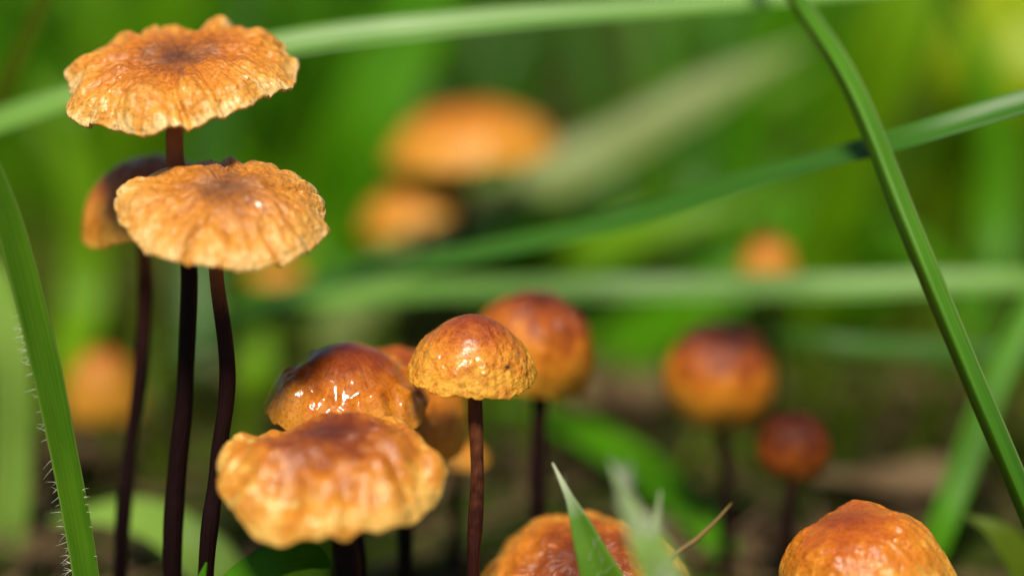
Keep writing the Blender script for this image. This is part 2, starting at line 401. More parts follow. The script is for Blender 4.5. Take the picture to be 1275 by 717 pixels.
# ------------------------------------------------------------------ grass blades
def blade(name, label, pts, widths, mat, nrm=(0, -1, 0.3), fold=0.25, twist=0.0, cat='grass blade', group='single grass blades',
          n=70, nx=8, thick=0.018, seed=0, edge=0.0, parent=None, kink=None):
    """pts run from the root to the tip; widths [(along, half-width-to-half-width in units)]; nrm: where its upper face looks"""
    S = crom([tuple(p) for p in pts], n); Nh = Vector(nrm).normalized()
    wt = [a for a, _ in widths]; wv = [b for _, b in widths]
    V, F, ac, al, loc = [], [], [], [], []
    S0 = S; T = np.linspace(0, 1, n)
    if S[0][2] > 0.15:                       # carry the foot of the blade down to the soil
        d0 = S[0] - S[1]; d0 = d0 / np.linalg.norm(d0); h0 = S[0][2]; m0 = 10
        g0 = S[0] + np.array([d0[0], d0[1], 0]) * 0.6 * h0; g0[2] = -0.1
        c0 = S[0] + d0 * 0.5 * h0
        q = np.linspace(0, 1, m0, endpoint=False)[:, None]
        S = np.vstack([(1 - q) ** 2 * g0 + 2 * q * (1 - q) * c0 + q * q * S[0], S]); T = np.concatenate([np.zeros(m0), T]); n += m0
    for k in range(n):
        t = float(T[k]); p = Vector(S[k])
        tan = Vector(S[min(k + 1, n - 1)] - S[max(k - 1, 0)]).normalized()
        side = tan.cross(Nh).normalized(); nn = side.cross(tan).normalized()
        if twist:
            a = twist * t; side, nn = side * math.cos(a) + nn * math.sin(a), nn * math.cos(a) - side * math.sin(a)
        hw = max(float(np.interp(t, wt, wv)), 0.01) / 2
        hw *= 1 + 0.05 * nz(seed + 0.3, t * 7, 1.1)
        ring = []
        for q in range(nx + 1):
            s = -1 + 2 * q / nx
            o = fold * hw * (abs(s) ** 1.3 - 0.4)
            ring.append((s, o + thick * (1 - 0.7 * s * s)))
        for q in range(nx, -1, -1):
            s = -1 + 2 * q / nx
            o = fold * hw * (abs(s) ** 1.3 - 0.4)
            ring.append((s, o - thick * (1 - 0.7 * s * s)))
        for s, o in ring:
            e = 1 + edge * nz(seed + s * 2, t * 60, 4.0)
            V.append(p + side * (s * hw * e) + nn * o); ac.append(s); al.append(t); loc.append((s * 0.4 + seed, t * 6, seed))
    m = 2 * (nx + 1)
    for k in range(n - 1):
        for i in range(m):
            j = (i + 1) % m
            F.append((k * m + i, k * m + j, (k + 1) * m + j, (k + 1) * m + i))
    F.append(tuple(range(m - 1, -1, -1))); F.append(tuple((n - 1) * m + i for i in range(m)))
    o = mesh_obj(name, V, F, mat, parent, attrs={'across': ac, 'along': al}, vec={'loc': loc})
    if label: tag(o, label, cat, group)
    return o, S0

def hairs(parent, S, specs, mat, seed=3, thick=0.0032):
    """fine hairs standing off a blade: one part"""
    rg = random.Random(seed); V, F = [], []
    for (t, off, ln, dirv) in specs:
        k = min(int(t * (len(S) - 1)), len(S) - 1); p = Vector(S[k]) + Vector(off)
        d = Vector(dirv).normalized(); a = d.cross(Vector((0, 1, 0))).normalized(); b = d.cross(a)
        b0 = len(V); m = 5
        bend = Vector((rg.uniform(-.2, .2), rg.uniform(-.2, .2), rg.uniform(-.3, .1)))
        for q in range(m):
            f = q / (m - 1); c = p + d * (ln * f) + bend * (ln * f * f); r = thick * (1 - 0.75 * f)
            for i in range(4):
                V.append(c + (a * math.cos(i * math.pi / 2) + b * math.sin(i * math.pi / 2)) * r)
        for q in range(m - 1):
            for i in range(4):
                j = (i + 1) % 4; F.append((b0 + q * 4 + i, b0 + q * 4 + j, b0 + q * 4 + 4 + j, b0 + q * 4 + 4 + i))
    off = parent.location
    o = mesh_obj('hairs', [v - off for v in V], F, mat, None)
    o.location = Vector(o.location); o.parent = parent; o['kind'] = 'stuff'
    return o
M['leaf_fresh'] = leaf_mat('fresh_green_blade', (0.035, 0.13, 0.003), (0.11, 0.26, 0.008), 0.35, spec=0.3, veins=14, bumps=0.5, edgec=(0.22, 0.36, 0.06))
M['leaf_deep'] = leaf_mat('deep_green_blade', (0.025, 0.1, 0.004), (0.05, 0.16, 0.007), 0.3, rough=0.42, spec=0.35)
M['leaf_fold'] = leaf_mat('folded_green_blade', (0.035, 0.14, 0.004), (0.1, 0.27, 0.01), 0.18, rough=0.42, veins=14, spec=0.3, bumps=0.5, edgec=(0.25, 0.36, 0.1))
M['leaf_cross'] = leaf_mat('crossing_green_blade', (0.035, 0.14, 0.008), (0.075, 0.22, 0.02), 0.3, rough=0.34, spec=0.5)
M['leaf_pale'] = leaf_mat('pale_bluish_blade', (0.09, 0.25, 0.025), (0.19, 0.37, 0.06), 0.25, rough=0.34, spec=0.6)
M['leaf_lime'] = leaf_mat('lime_blade', (0.12, 0.29, 0.003), (0.2, 0.4, 0.006), 0.45, spec=0.2)
M['leaf_yellow'] = leaf_mat('yellow_green_blade', (0.3, 0.42, 0.006), (0.4, 0.52, 0.01), 0.4, spec=0.2)
M['leaf_sage'] = leaf_mat('sage_blade', (0.16, 0.22, 0.05), (0.22, 0.29, 0.08), 0.3, spec=0.3)
M['leaf_bright'] = leaf_mat('bright_green_blade', (0.06, 0.23, 0.002), (0.11, 0.34, 0.004), 0.45, spec=0.2)
M['leaf_tip'] = leaf_mat('white_tipped_blade', (0.08, 0.22, 0.006), (0.15, 0.31, 0.02), 0.4, tip=(0.74, 0.93, (0.6, 0.68, 0.5)))
M['leaf_frost'] = leaf_mat('frosted_blade', (0.2, 0.37, 0.05), (0.32, 0.48, 0.11), 0.45, tip=(0.6, 1.0, (0.42, 0.5, 0.3)))
M['leaf_milk'] = leaf_mat('milky_lime_blade', (0.22, 0.4, 0.05), (0.32, 0.5, 0.1), 0.4, spec=0.2)
M['leaf_olive'] = leaf_mat('olive_blade', (0.07, 0.12, 0.004), (0.12, 0.18, 0.008), 0.4, spec=0.15)
M['hair'] = plain_mat('hair_clear', [(0, (0.5, 0.55, 0.4)), (1, (0.6, 0.65, 0.5))], rough=0.4)
M['dead'] = plain_mat('dead_leaf_skin', [(0.3, (0.05, 0.026, 0.008)), (0.5, (0.095, 0.056, 0.02)), (0.7, (0.14, 0.09, 0.036))], 1.3, 0.75, 0.5)
M['twig'] = plain_mat('twig_bark', [(0.3, (0.12, 0.07, 0.012)), (0.7, (0.22, 0.14, 0.025))], 5, 0.6, 0.4)

# ------------------------------------------------------------------ ground and the grass behind
def soil_mat():
    m, N, L, B = new_mat('dark_soil_and_moss')
    tc = N.new('ShaderNodeTexCoord')
    n1 = node(N, 'ShaderNodeTexNoise', Scale=0.16, Detail=5.0, Roughness=0.6); L.new(tc.outputs['Object'], n1.inputs['Vector'])
    n2 = node(N, 'ShaderNodeTexNoise', Scale=2.2, Detail=6.0, Roughness=0.65); L.new(tc.outputs['Object'], n2.inputs['Vector'])
    r1 = ramp(N, [(0.3, (0.01, 0.006, 0.003)), (0.52, (0.026, 0.015, 0.006)), (0.75, (0.06, 0.034, 0.013))]); L.new(n2.outputs['Fac'], r1.inputs['Fac'])
    r2 = ramp(N, [(0.3, (0.02, 0.04, 0.003)), (0.7, (0.05, 0.085, 0.006))]); L.new(n2.outputs['Fac'], r2.inputs['Fac'])
    rf = ramp(N, [(0.4, (0, 0, 0)), (0.55, (1, 1, 1))]); L.new(n1.outputs['Fac'], rf.inputs['Fac'])
    L.new(mixc(N, L, 'MIX', rf.outputs['Color'], r1.outputs['Color'], r2.outputs['Color']), B.inputs['Base Color'])
    b = node(N, 'ShaderNodeBump', Strength=0.8, Distance=0.3); L.new(n2.outputs['Fac'], b.inputs['Height'])
    L.new(b.outputs['Normal'], B.inputs['Normal']); B.inputs['Roughness'].default_value = 0.9; B.inputs['Specular IOR Level'].default_value = 0.1
    return m
M['soil'] = soil_mat()
gx = np.concatenate([np.linspace(-1500, -70, 12), np.linspace(-60, 60, 121), np.linspace(70, 1500, 12)])
gy = np.concatenate([np.linspace(-1500, -40, 12), np.linspace(-30, 110, 141), np.linspace(120, 1500, 12)])
GVv = [(x, y, 0.22 * nz(x * 0.35, y * 0.35, 0) + 0.1 * nz(x * 1.1, y * 1.1, 3) - 0.12) for y in gy for x in gx]
nxg = len(gx)
GFf = [(j * nxg + i, j * nxg + i + 1, (j + 1) * nxg + i + 1, (j + 1) * nxg + i) for j in range(len(gy) - 1) for i in range(nxg - 1)]
g = mesh_obj('ground', [Vector(v) for v in GVv], GFf, M['soil'], None)
tag(g, kind='structure')

def grass_field(name, label, count, yr, xr, hr, wr, mat, seed, keep=None):
    """many thin blades: nobody could count them"""
    rg = random.Random(seed); V, F, ac, al, loc = [], [], [], [], []
    made = 0
    while made < count:
        y = rg.uniform(*yr); x = rg.uniform(-1, 1) * (xr[0] + (y - yr[0]) * xr[1])
        if keep and rg.random() > keep(x, y): continue
        made += 1
        h = rg.uniform(*hr) * rg.uniform(0.6, 1); wd = rg.uniform(*wr)
        a = rg.uniform(0, 2 * math.pi); bend = rg.uniform(0.15, 1.0) * h; fa = rg.uniform(0, 2 * math.pi)
        sd = Vector((math.cos(fa), math.sin(fa), 0)); bd = Vector((math.cos(a), math.sin(a), 0))
        n = 7; b0 = len(V)
        for k in range(n):
            t = k / (n - 1)
            c = Vector((x, y, -0.1)) + bd * (bend * t * t) + Vector((0, 0, h * (t - 0.28 * t * t * bend / h)))
            hw = wd / 2 * (1 - t ** 2.2) ** 0.8 * (0.6 + 0.4 * min(1, t * 4)) + 0.006
            dip = bd * (0.15 * hw)
            V.extend((c - sd * hw, c + dip, c + sd * hw)); ac.extend((-1, 0, 1)); al.extend((t, t, t))
            loc.extend([(made * 0.37, t * 3, made * 0.11)] * 3)
        for k in range(n - 1):
            for e in (0, 1):
                F.append((b0 + k * 3 + e, b0 + k * 3 + e + 1, b0 + k * 3 + 4 + e, b0 + k * 3 + 3 + e))
    o = mesh_obj(name, V, F, mat, None, attrs={'across': ac, 'along': al}, vec={'loc': loc})
    tag(o, label, 'grass', kind='stuff'); return o
def dark_gaps(x, y):
    return 0.04 + 0.96 * sstep(-0.05, 0.22, nz(x * 0.085 + 4.2, y * 0.05, 1.0))
def patch(ox, oy, lo=-0.05, hi=0.2, base=0.03):
    return lambda x, y: base + (1 - base) * sstep(lo, hi, nz(x * 0.1 + ox, y * 0.045 + oy, 1.0))
grass_field('deep_meadow_grass', 'tall deep green grass behind the mushrooms', 1500, (30, 150), (26, 0.35), (3, 10), (0.3, 0.9), M['leaf_deep'], 4, patch(9.1, 2.2, -0.2, 0.2, 0.1))
grass_field('meadow_grass', 'tall fresh green grass growing thick behind the mushrooms', 850, (26, 120), (26, 0.35), (4, 13), (0.35, 0.95), M['leaf_bright'], 5, patch(4.2, 0.0, 0.0, 0.18, 0.0))
grass_field('lime_grass', 'yellowish lime grass far behind the mushrooms', 560, (24, 130), (26, 0.35), (3, 13), (0.4, 1.0), M['leaf_lime'], 6, patch(1.7, 5.5, 0.0, 0.18, 0.0))
grass_field('short_grass', 'short olive ground grass between the mushrooms', 2300, (8, 46), (14, 0.45), (0.5, 2.2), (0.12, 0.34), M['leaf_olive'], 8, patch(3.3, 8.8, -0.3, 0.2, 0.2))

grass_field('middle_grass', 'bright grass of middle height behind the blurred mushrooms', 300, (16, 28), (16, 0.3), (2, 6), (0.3, 0.7), M['leaf_bright'], 9, patch(6.6, 1.1, -0.1, 0.1))
def litter():
    rg = random.Random(12); V, F = [], []
    for i in range(2200):
        y = 3 + 40 * rg.random() ** 1.3; x = rg.uniform(-1, 1) * (9 + 0.35 * y); a = rg.uniform(0, 6.28); ln = rg.uniform(0.3, 1.8); wd = rg.uniform(0.03, 0.14)
        d = Vector((math.cos(a), math.sin(a), rg.uniform(-0.15, 0.3))); sd = Vector((-d.y, d.x, rg.uniform(-0.3, 0.3))); z = rg.uniform(0.0, 0.25); cv = rg.uniform(-0.4, 0.4)
        b0 = len(V)
        for k in range(5):
            t = k / 4; c = Vector((x, y, z)) + d * (ln * t) + sd * (cv * ln * t * t); hw = wd * (0.4 + math.sin(math.pi * min(0.97, max(0.05, t)))) / 2
            V.extend((c - sd * hw, c + Vector((0, 0, 0.3 * hw)), c + sd * hw))
        for k in range(4):
            for e in (0, 1): F.append((b0 + k * 3 + e, b0 + k * 3 + e + 1, b0 + k * 3 + 4 + e, b0 + k * 3 + 3 + e))
    tag(mesh_obj('leaf_litter', V, F, M['dead'], None), 'brown crumbs and dead grass strewn over the soil', 'litter', kind='stuff')
litter()
# ------------------------------------------------------------------ single blades
# left edge blade with hairs
b1, S1 = blade('grass_blade', 'sharp green blade with hairy edge at the left margin', [P(128, 900, 30), P(104, 700, 29.9), P(66, 500, 29.6), P(28, 340, 29.3), P(-12, 215, 29), P(-90, 60, 28.6), P(-190, -50, 28.4)],
      [(0, .28), (.2, .32), (.45, .37), (.62, .34), (0.8, .24), (1, .03)], M['leaf_fresh'], nrm=(0.35, -1, 0.35), fold=0.3, seed=1, n=110, edge=0.02)
rg = random.Random(4)
hs = []
for i in range(95):
    t = 0.1 + 0.42 * rg.random() ** 1.2; hs.append((t, (-0.165 + rg.uniform(-.01, .02), -0.02, 0), rg.uniform(0.04, 0.15), (-0.8, rg.uniform(-.5, .3), rg.uniform(-0.9, 0.5))))
for i in range(14):
    t = rg.uniform(0.12, 0.3); hs.append((t, (0.15, -0.02, 0), rg.uniform(0.04, 0.12), (0.8, rg.uniform(-.5, .3), rg.uniform(-0.2, 0.5))))
hairs(b1, S1, hs, M['hair'])
# right folded blade
blade('grass_blade', 'folded green blade slanting down across the right side', [P(1440, 1020, 30.4), P(1275, 625, 30.0), P(1205, 460, 30.1), P(1130, 280, 30.5), P(1060, 110, 31.3), P(985, -10, 32.6), P(900, -160, 34), P(800, -270, 36)],
      [(0, .26), (.3, .3), (.5, .3), (.62, .28), (.8, .22), (1, .03)], M['leaf_fold'], nrm=(-0.16, -1, 0.0), fold=-1.6, seed=2, n=110, nx=10, thick=0.02)
# crossing blade, sharp at the right, lost in blur at the left
blade('grass_blade', 'long blade crossing behind the folded blade, rising to the right edge', [P(120, 490, 47), P(260, 405, 41.5), P(420, 350, 38), P(600, 315, 35.8), P(780, 275, 34.2), P(950, 222, 33), P(1110, 178, 31.6), P(1290, 124, 31.2), P(1480, 80, 31), P(1700, 70, 31)],
      [(0, .3), (.2, .5), (.45, .42), (.65, .42), (.85, .4), (1, .03)], M['leaf_cross'], nrm=(0, -0.75, 1), fold=0.3, seed=3, n=110)
# pale blade along the top edge
blade('grass_blade', 'pale bluish blade arching along the top edge', [P(-330, 420, 36), P(-180, 240, 35), P(30, 142, 34.3), P(330, 62, 34), P(600, 28, 34), P(870, 8, 34.2), P(1120, -12, 34.6), P(1320, -20, 35)],
      [(0, .3), (.3, .48), (.55, .46), (.8, .3), (1, .03)], M['leaf_pale'], nrm=(0, -0.8, 1), fold=0.35, seed=4)
# pale diagonal
blade('grass_blade', 'broad blurred sage blade slanting up right behind the golden caps', [P(380, 470, 46.5), P(490, 345, 46.5), P(640, 245, 46), P(760, 185, 46), P(850, 135, 46), P(930, 92, 46), P(1010, 52, 46)],
      [(0, .5), (.2, 1.1), (.5, 1.3), (.8, 1.0), (1, .03)], M['leaf_sage'], nrm=(0, -0.7, 1), fold=0.3, seed=5)
# horizontal band
blade('grass_blade', 'pale horizontal blade in front of the distant red mushroom', [P(180, 480, 44), P(330, 400, 40), P(480, 366, 39), P(760, 360, 38), P(1020, 358, 38), P(1290, 352, 38), P(1500, 372, 38.5), P(1650, 420, 39)],
      [(0, .3), (.3, .45), (.6, .5), (.85, .36), (1, .03)], M['leaf_pale'], nrm=(0, -0.7, 1), fold=0.35, seed=6)
blade('grass_blade', 'mid green horizontal blade right of the blurred round mushroom', [P(1640, 560, 38), P(1450, 480, 37), P(1290, 446, 38), P(1150, 436, 38), P(1040, 428, 38), P(950, 410, 38.5), P(880, 380, 38.5)],
      [(0, .3), (.4, .42), (.65, .4), (.85, .3), (1, .03)], M['leaf_deep'], nrm=(0, -0.7, 1), fold=0.3, seed=7)
# big soft leaves of the background
blade('grass_blade', 'broad soft lime leaf standing behind the folded blade', [P(1010, 500, 48), P(1030, 340, 47), P(1060, 190, 46), P(1115, 30, 45), P(1170, -130, 45), P(1260, -260, 45)],
      [(0, .6), (.25, 1.2), (.6, 1.4), (.8, 0.9), (1, .03)], M['leaf_lime'], nrm=(0.1, -1, 0.5), fold=0.25, seed=8)
blade('grass_blade', 'bright yellow leaf blurred in the upper right corner', [P(1150, 400, 54), P(1190, 230, 52), P(1230, 110, 50), P(1270, 10, 50), P(1310, -120, 50)],
      [(0, .8), (.35, 2.0), (.75, 2.6), (1, .03)], M['leaf_yellow'], nrm=(0, -1, 0.7), fold=0.2, seed=9)
blade('grass_blade', 'broad bright green leaf behind the upper left mushroom', [P(330, 470, 50), P(400, 300, 49), P(450, 170, 48), P(510, 40, 48), P(570, -110, 48), P(660, -260, 48)],
      [(0, .7), (.3, 1.5), (.6, 1.5), (.8, 1.0), (1, .03)], M['leaf_bright'], nrm=(0, -1, 0.5), fold=0.25, seed=10)
blade('grass_blade', 'pale blurred blade rising in the lower left corner', [P(0, 880, 38), P(8, 700, 37), P(16, 560, 36.5), P(12, 430, 36), P(-20, 300, 36), P(-90, 190, 36)],
      [(0, .4), (.4, .6), (.7, .55), (1, .03)], M['leaf_milk'], nrm=(0.1, -1, 0.6), fold=0.25, seed=11)
blade('grass_blade', 'green blade leaning right at the lower right, blurred', [P(1120, 780, 34), P(1170, 660, 35.4), P(1215, 540, 36), P(1265, 420, 36.5), P(1340, 290, 37), P(1430, 200, 38)],
      [(0, .36), (.4, .46), (.7, .36), (1, .03)], M['leaf_bright'], nrm=(-0.1, -1, 0.4), fold=0.3, seed=12)
blade('grass_blade', 'tan edged blade crossing the top left corner', [P(-190, 480, 36), P(-90, 300, 35.5), P(-10, 140, 35), P(45, 20, 34.6), P(90, -90, 34.4), P(150, -190, 34.4)],
      [(0, .3), (.4, .3), (.7, .24), (1, .03)], M['leaf_olive'], nrm=(0.3, -1, 0.3), fold=0.3, seed=13)
blade('grass_blade', 'pale leaf base behind the dark stems at the bottom left', [P(330, 860, 35), P(285, 740, 34.8), P(225, 668, 35), P(150, 640, 35.5), P(60, 650, 36)],
      [(0, .5), (.4, .8), (.7, .6), (1, .03)], M['leaf_milk'], nrm=(0, -0.8, 1), fold=0.3, seed=14)
blade('grass_blade', 'light green leaf peeping out under the lumpy front mushroom', [P(330, 880, 33), P(370, 740, 33), P(395, 660, 33.2), P(405, 600, 33.6), P(395, 540, 34)],
      [(0, .5), (.4, .75), (.7, .6), (1, .03)], M['leaf_lime'], nrm=(0.1, -1, 0.5), fold=0.25, seed=15)
blade('grass_blade', 'bright blurred leaf between the red topped bell and the round orange mushroom', [P(640, 560, 47), P(720, 480, 46), P(800, 420, 45.5), P(880, 370, 45), P(960, 310, 45), P(1010, 240, 45)],
      [(0, .6), (.3, 1.3), (.6, 1.4), (1, .03)], M['leaf_bright'], nrm=(0, -0.8, 1), fold=0.25, seed=31)
blade('grass_blade', 'lime leaf blurred below the dark crossing blade in the middle', [P(430, 470, 48), P(560, 360, 47), P(690, 312, 46.5), P(830, 282, 46), P(930, 260, 46), P(1000, 240, 46)],
      [(0, .5), (.3, 1.0), (.6, 1.1), (1, .03)], M['leaf_lime'], nrm=(0, -0.8, 1), fold=0.25, seed=32)
blade('grass_blade', 'green blurred blade low behind the golden stem, sloping to the right', [P(600, 500, 42), P(690, 520, 40.5), P(770, 565, 39), P(850, 625, 37.5), P(905, 690, 36)],
      [(0, .03), (.3, .6), (.6, .8), (1, .5)], M['leaf_bright'], nrm=(0, -0.7, 1), fold=0.25, seed=33)
for (x0, y0, x1, y1, bx, D, wd, mt, lab) in (
        (250, 470, 330, -60, -30, 46, 0.8, 'leaf_deep', 'deep green blurred blade upright behind the tan caps'),
        (720, 430, 690, -60, 40, 52, 1.0, 'leaf_deep', 'deep green blurred blade upright right of the golden background mushroom'),
        (870, 420, 960, -80, -40, 50, 0.9, 'leaf_deep', 'deep green blurred blade left of the broad lime leaf'),
        (1190, 460, 1160, -60, 60, 47, 0.8, 'leaf_bright', 'bright blurred blade behind the top end of the crossing blade'),
        (60, 520, 40, 90, 50, 45, 0.8, 'leaf_lime', 'lime blurred blade behind the hairy blade at the left'),
        (300, 560, 420, 250, -20, 44, 0.6, 'leaf_lime', 'lime blurred blade rising between the dark stems and the glossy crown')):
    blade('grass_blade', lab, [G(x0, max(y0, 400)), P((x0 * 2 + x1) / 3 + bx, (y0 * 2 + y1) / 3, D), P((x0 + x1 * 2) / 3 + bx, (y0 + y1 * 2) / 3, D), P(x1, y1, D)],
          [(0, wd * .6), (.4, wd), (.75, wd * .7), (1, .03)], M[mt], nrm=(0.1, -1, 0.5), fold=0.25, seed=x0 * 0.01, n=40)
# near tips at the bottom
b2, S2 = blade('grass_blade', 'green blade tip with a white point in front of the low caps', [P(800, 860, 29.0), P(770, 770, 29.0), P(738, 690, 29.0), P(713, 628, 29.1), P(688, 576, 29.2)],
      [(0, .8), (.25, .72), (.5, .5), (.72, .26), (.84, .1), (1, .02)], M['leaf_tip'], nrm=(-0.3, -1, 0.5), fold=0.35, seed=16)
hs = [(rg.uniform(.5, .95), (rg.choice((-1, 1)) * 0.06, -0.03, 0), rg.uniform(.1, .22), (rg.uniform(-.3, .7), -.3, 1)) for _ in range(14)]
hairs(b2, S2, hs, M['hair'], 5)
b3, S3 = blade('grass_blade', 'frosted pale blade tip, out of focus, right of the white pointed tip', [P(860, 850, 26), P(838, 760, 26), P(812, 690, 26), P(788, 640, 26.1), P(764, 580, 26.2)],
      [(0, .6), (.3, .55), (.6, .42), (.85, .16), (1, .02)], M['leaf_frost'], nrm=(0.2, -1, 0.4), fold=0.3, seed=17)
hs = [(rg.uniform(.35, .98), (rg.uniform(-.12, .12), rg.uniform(-.1, .1), 0), rg.uniform(.12, .36), (rg.uniform(-.6, .9), rg.uniform(-.5, .5), rg.uniform(.3, 1.1))) for _ in range(40)]
hairs(b3, S3, hs, M['hair'], 6, 0.014)
blade('grass_blade', 'small frosted sprig beside the frosted blade tip', [P(850, 820, 27.6), P(830, 730, 27.6), P(818, 670, 27.6), P(822, 610, 27.7)],
      [(0, .3), (.5, .2), (1, .02)], M['leaf_frost'], nrm=(0.2, -1, 0.4), fold=0.3, seed=18)
# small round leaves at the bottom
blade('small_leaf', 'small dark rounded leaf lying under the lumpy front mushroom', [P(250, 790, 29.6), P(290, 730, 29.5), P(335, 702, 29.4), P(380, 692, 29.4), P(413, 705, 29.4)],
      [(0, .1), (.3, .34), (.6, .5), (.85, .4), (.95, .2), (1, .02)], M['leaf_bright'], nrm=(0.1, -0.75, 1), fold=0.2, seed=19, cat='leaf', group='small leaves at the bottom')
blade('small_leaf', 'tiny green leaf tip at the foot of the two dark stems', [P(240, 790, 29.4), P(247, 735, 29.4), P(257, 700, 29.4)],
      [(0, .2), (.4, .24), (1, .02)], M['leaf_bright'], nrm=(0.1, -1, 0.4), fold=0.2, seed=20, cat='leaf', group='small leaves at the bottom')
blade('small_leaf', 'olive leaf blurred in the lower right corner', [P(1330, 840, 33), P(1290, 740, 33), P(1250, 670, 33), P(1200, 640, 33.2)],
      [(0, .3), (.4, .6), (.75, .45), (1, .02)], M['leaf_olive'], nrm=(0.1, -0.8, 1), fold=0.25, seed=21, cat='leaf', group='small leaves at the bottom')
# twig
tw = tube('twig', [G(760, 800), P(800, 735, 30.6), P(838, 692, 30.6), P(868, 672, 30.7), P(892, 650, 30.7), P(912, 627, 30.8)], [(0, .05), (.6, .036), (.9, .03), (1, .01)], M['twig'], None, seed=9, wob=0.15)
tag(tw, 'thin yellowish brown twig pointing up right from the low caps', 'twig')

# ------------------------------------------------------------------ dead leaves on the ground
def dead_leaf(label, px, py, ln, wd, rot, seed, mat=None):
    c = G(px, py); n, nx = 14, 8; V, F = [], []
    d = Vector((math.cos(rot), math.sin(rot), 0)); s_ = Vector((-d.y, d.x, 0))
    for lay in (0, 1):
        for k in range(n + 1):
            t = k / n; hw = wd / 2 * math.sin(math.pi * (0.03 + 0.94 * t)) ** 0.8
            for q in range(nx + 1):
                s = -1 + 2 * q / nx
                z = 0.25 + 0.35 * s * s * wd * 0.4 + 0.3 * nz(t * 2 + seed, s, seed) + 0.25 * t * t - lay * 0.03
                V.append(c + d * ((t - 0.5) * ln) + s_ * (s * hw * (1 + 0.12 * nz(seed, t * 12, s))) + Vector((0, 0, z)))
    m = (n + 1) * (nx + 1)
    for lay in (0, 1):
        for k in range(n):
            for q in range(nx):
                a = lay * m + k * (nx + 1) + q; f = (a, a + 1, a + nx + 2, a + nx + 1)
                F.append(f if lay == 0 else f[::-1])
    bd = [q for q in range(nx + 1)] + [k * (nx + 1) + nx for k in range(1, n + 1)] + [n * (nx + 1) + q for q in range(nx - 1, -1, -1)] + [k * (nx + 1) for k in range(n - 1, 0, -1)]
    for a, b in zip(bd, bd[1:] + bd[:1]): F.append((a, b, b + m, a + m))
    tag(mesh_obj('dead_leaf', V, F, mat or M['dead'], None), label, 'dead leaf', 'dead leaves on the ground')
dead_leaf('pale brown dead leaf on the soil left of the blurred round mushroom', 815, 512, 2.4, 1.6, 0.4, 1)
dead_leaf('brown dead leaf lying behind the stem of the small golden mushroom', 715, 520, 2.6, 1.8, 1.2, 2)
dead_leaf('tan dead leaf on the soil right of the small maroon mushroom', 1110, 630, 3.0, 1.4, -0.3, 3)
dead_leaf('brown dead leaf on the soil below the blurred left orange mushroom', 110, 590, 2.2, 1.4, 0.8, 4)

# ------------------------------------------------------------------ the mushrooms of the photograph
FLAT = [(0, 0.03), (0.15, 0.025), (0.4, 0.03), (0.65, 0.0), (0.85, -0.06), (1.0, -0.2)]
_, CAP_A = mushroom('tallest mushroom, its flat frilled tan cap at the top left', 224, 74, 30.4, 1.44, FLAT, M['tan'], lean=12, side=-4,
         stem=[(217, 180, 30.3), (228, 270, 30.4), (238, 350, 30.45), (231, 480, 30.5), (220, 600, 30.6), (214, 717, 30.7)], srad=0.115, seed=3, pleats=12, pamp=0.14, pstart=0.2,
         scallop=0.14, wave=0.1, lump=(0.07, 2.2), wrinkle=0.026, notch=0.06, na=320, nr=100, thick=0.035, rimdrop=[(215, 30, -0.1), (50, 30, 0.08)])
DISH = [(0, 0.06), (0.15, 0.055), (0.35, 0.04), (0.6, -0.02), (0.8, -0.1), (0.93, -0.19), (1.0, -0.27)]
_, CAP_B = mushroom('tan mushroom with pleated cap tipped forward, just below the tallest cap', 280, 239, 29.3, 1.30, DISH, M['tan_pale'], notch=0.02, lean=16, side=4,
         stem=[(270, 330, 29.95), (283, 470, 30.0), (270, 580, 30.05), (256, 700, 30.1)], srad=0.095, seed=8, pleats=14, pamp=0.1, pstart=0.2,
         scallop=0.11, wave=0.06, lump=(0.07, 2.4), wrinkle=0.026, na=320, nr=100, thick=0.03, rimdrop=[(180, 25, 0.05), (80, 40, -0.05)])
BELL = [(0, 0.0), (0.3, -0.05), (0.6, -0.22), (0.85, -0.5), (1.0, -0.85)]
mushroom('shaded orange mushroom half hidden behind the two tan caps', 168, 200, 32.0, 0.97, BELL, M['fox'], lean=4, side=-14,
         stem=[(180, 330, 32.2), (174, 450, 32.2), (160, 580, 32.2), (150, 717, 32.2)], srad=0.095, seed=4, pleats=12, pamp=0.05, scallop=0.06, na=120, nr=40)
LUMPY = [(0, 0.12), (0.25, 0.1), (0.5, 0.03), (0.72, -0.09), (0.88, -0.2), (0.96, -0.3), (1.0, -0.4)]
mushroom('lumpy golden brown mushroom with broad wavy cap in the front', 414, 552, 28.7, 1.36, LUMPY, M['brown'], lean=4, side=2,
         stem=[(424, 660, 28.8), (430, 725, 28.8)], srad=0.15, seed=12, pleats=9, pamp=0.075, pstart=0.35, scallop=0.09, wave=0.09, notch=0.015, lump=(0.14, 2.3), wrinkle=0.02, wrpol=0.5, thick=0.018, na=260, nr=80,
         rimdrop=[(238, 17, -0.28), (165, 25, 0.1), (335, 40, 0.14)])
UMBO = [(0, 0.34), (0.2, 0.32), (0.4, 0.24), (0.55, 0.11), (0.65, 0.0), (0.75, -0.06), (0.86, -0.17), (0.94, -0.29), (1.0, -0.45)]
mushroom('glossy red brown mushroom with a shining domed crown behind the lumpy cap', 432, 464, 30.7, 1.05, UMBO, M['red'], lean=7, side=1,
         stem=[(440, 620, 31.2), (445, 717, 31.2)], srad=0.11, seed=16, wr0=0.45, wrpol=0.5, pleats=8, pamp=0.08, pstart=0.5, scallop=0.06, wave=0.05, notch=0.02, lump=(0.16, 2.4), wrinkle=0.014, na=220, nr=90)
EGG = [(0, 0.0), (0.3, -0.035), (0.55, -0.15), (0.8, -0.42), (0.93, -0.7), (1.0, -1.0)]
SLOPE = [(0, 0.0), (0.3, -0.05), (0.6, -0.16), (0.85, -0.34), (1.0, -0.58)]
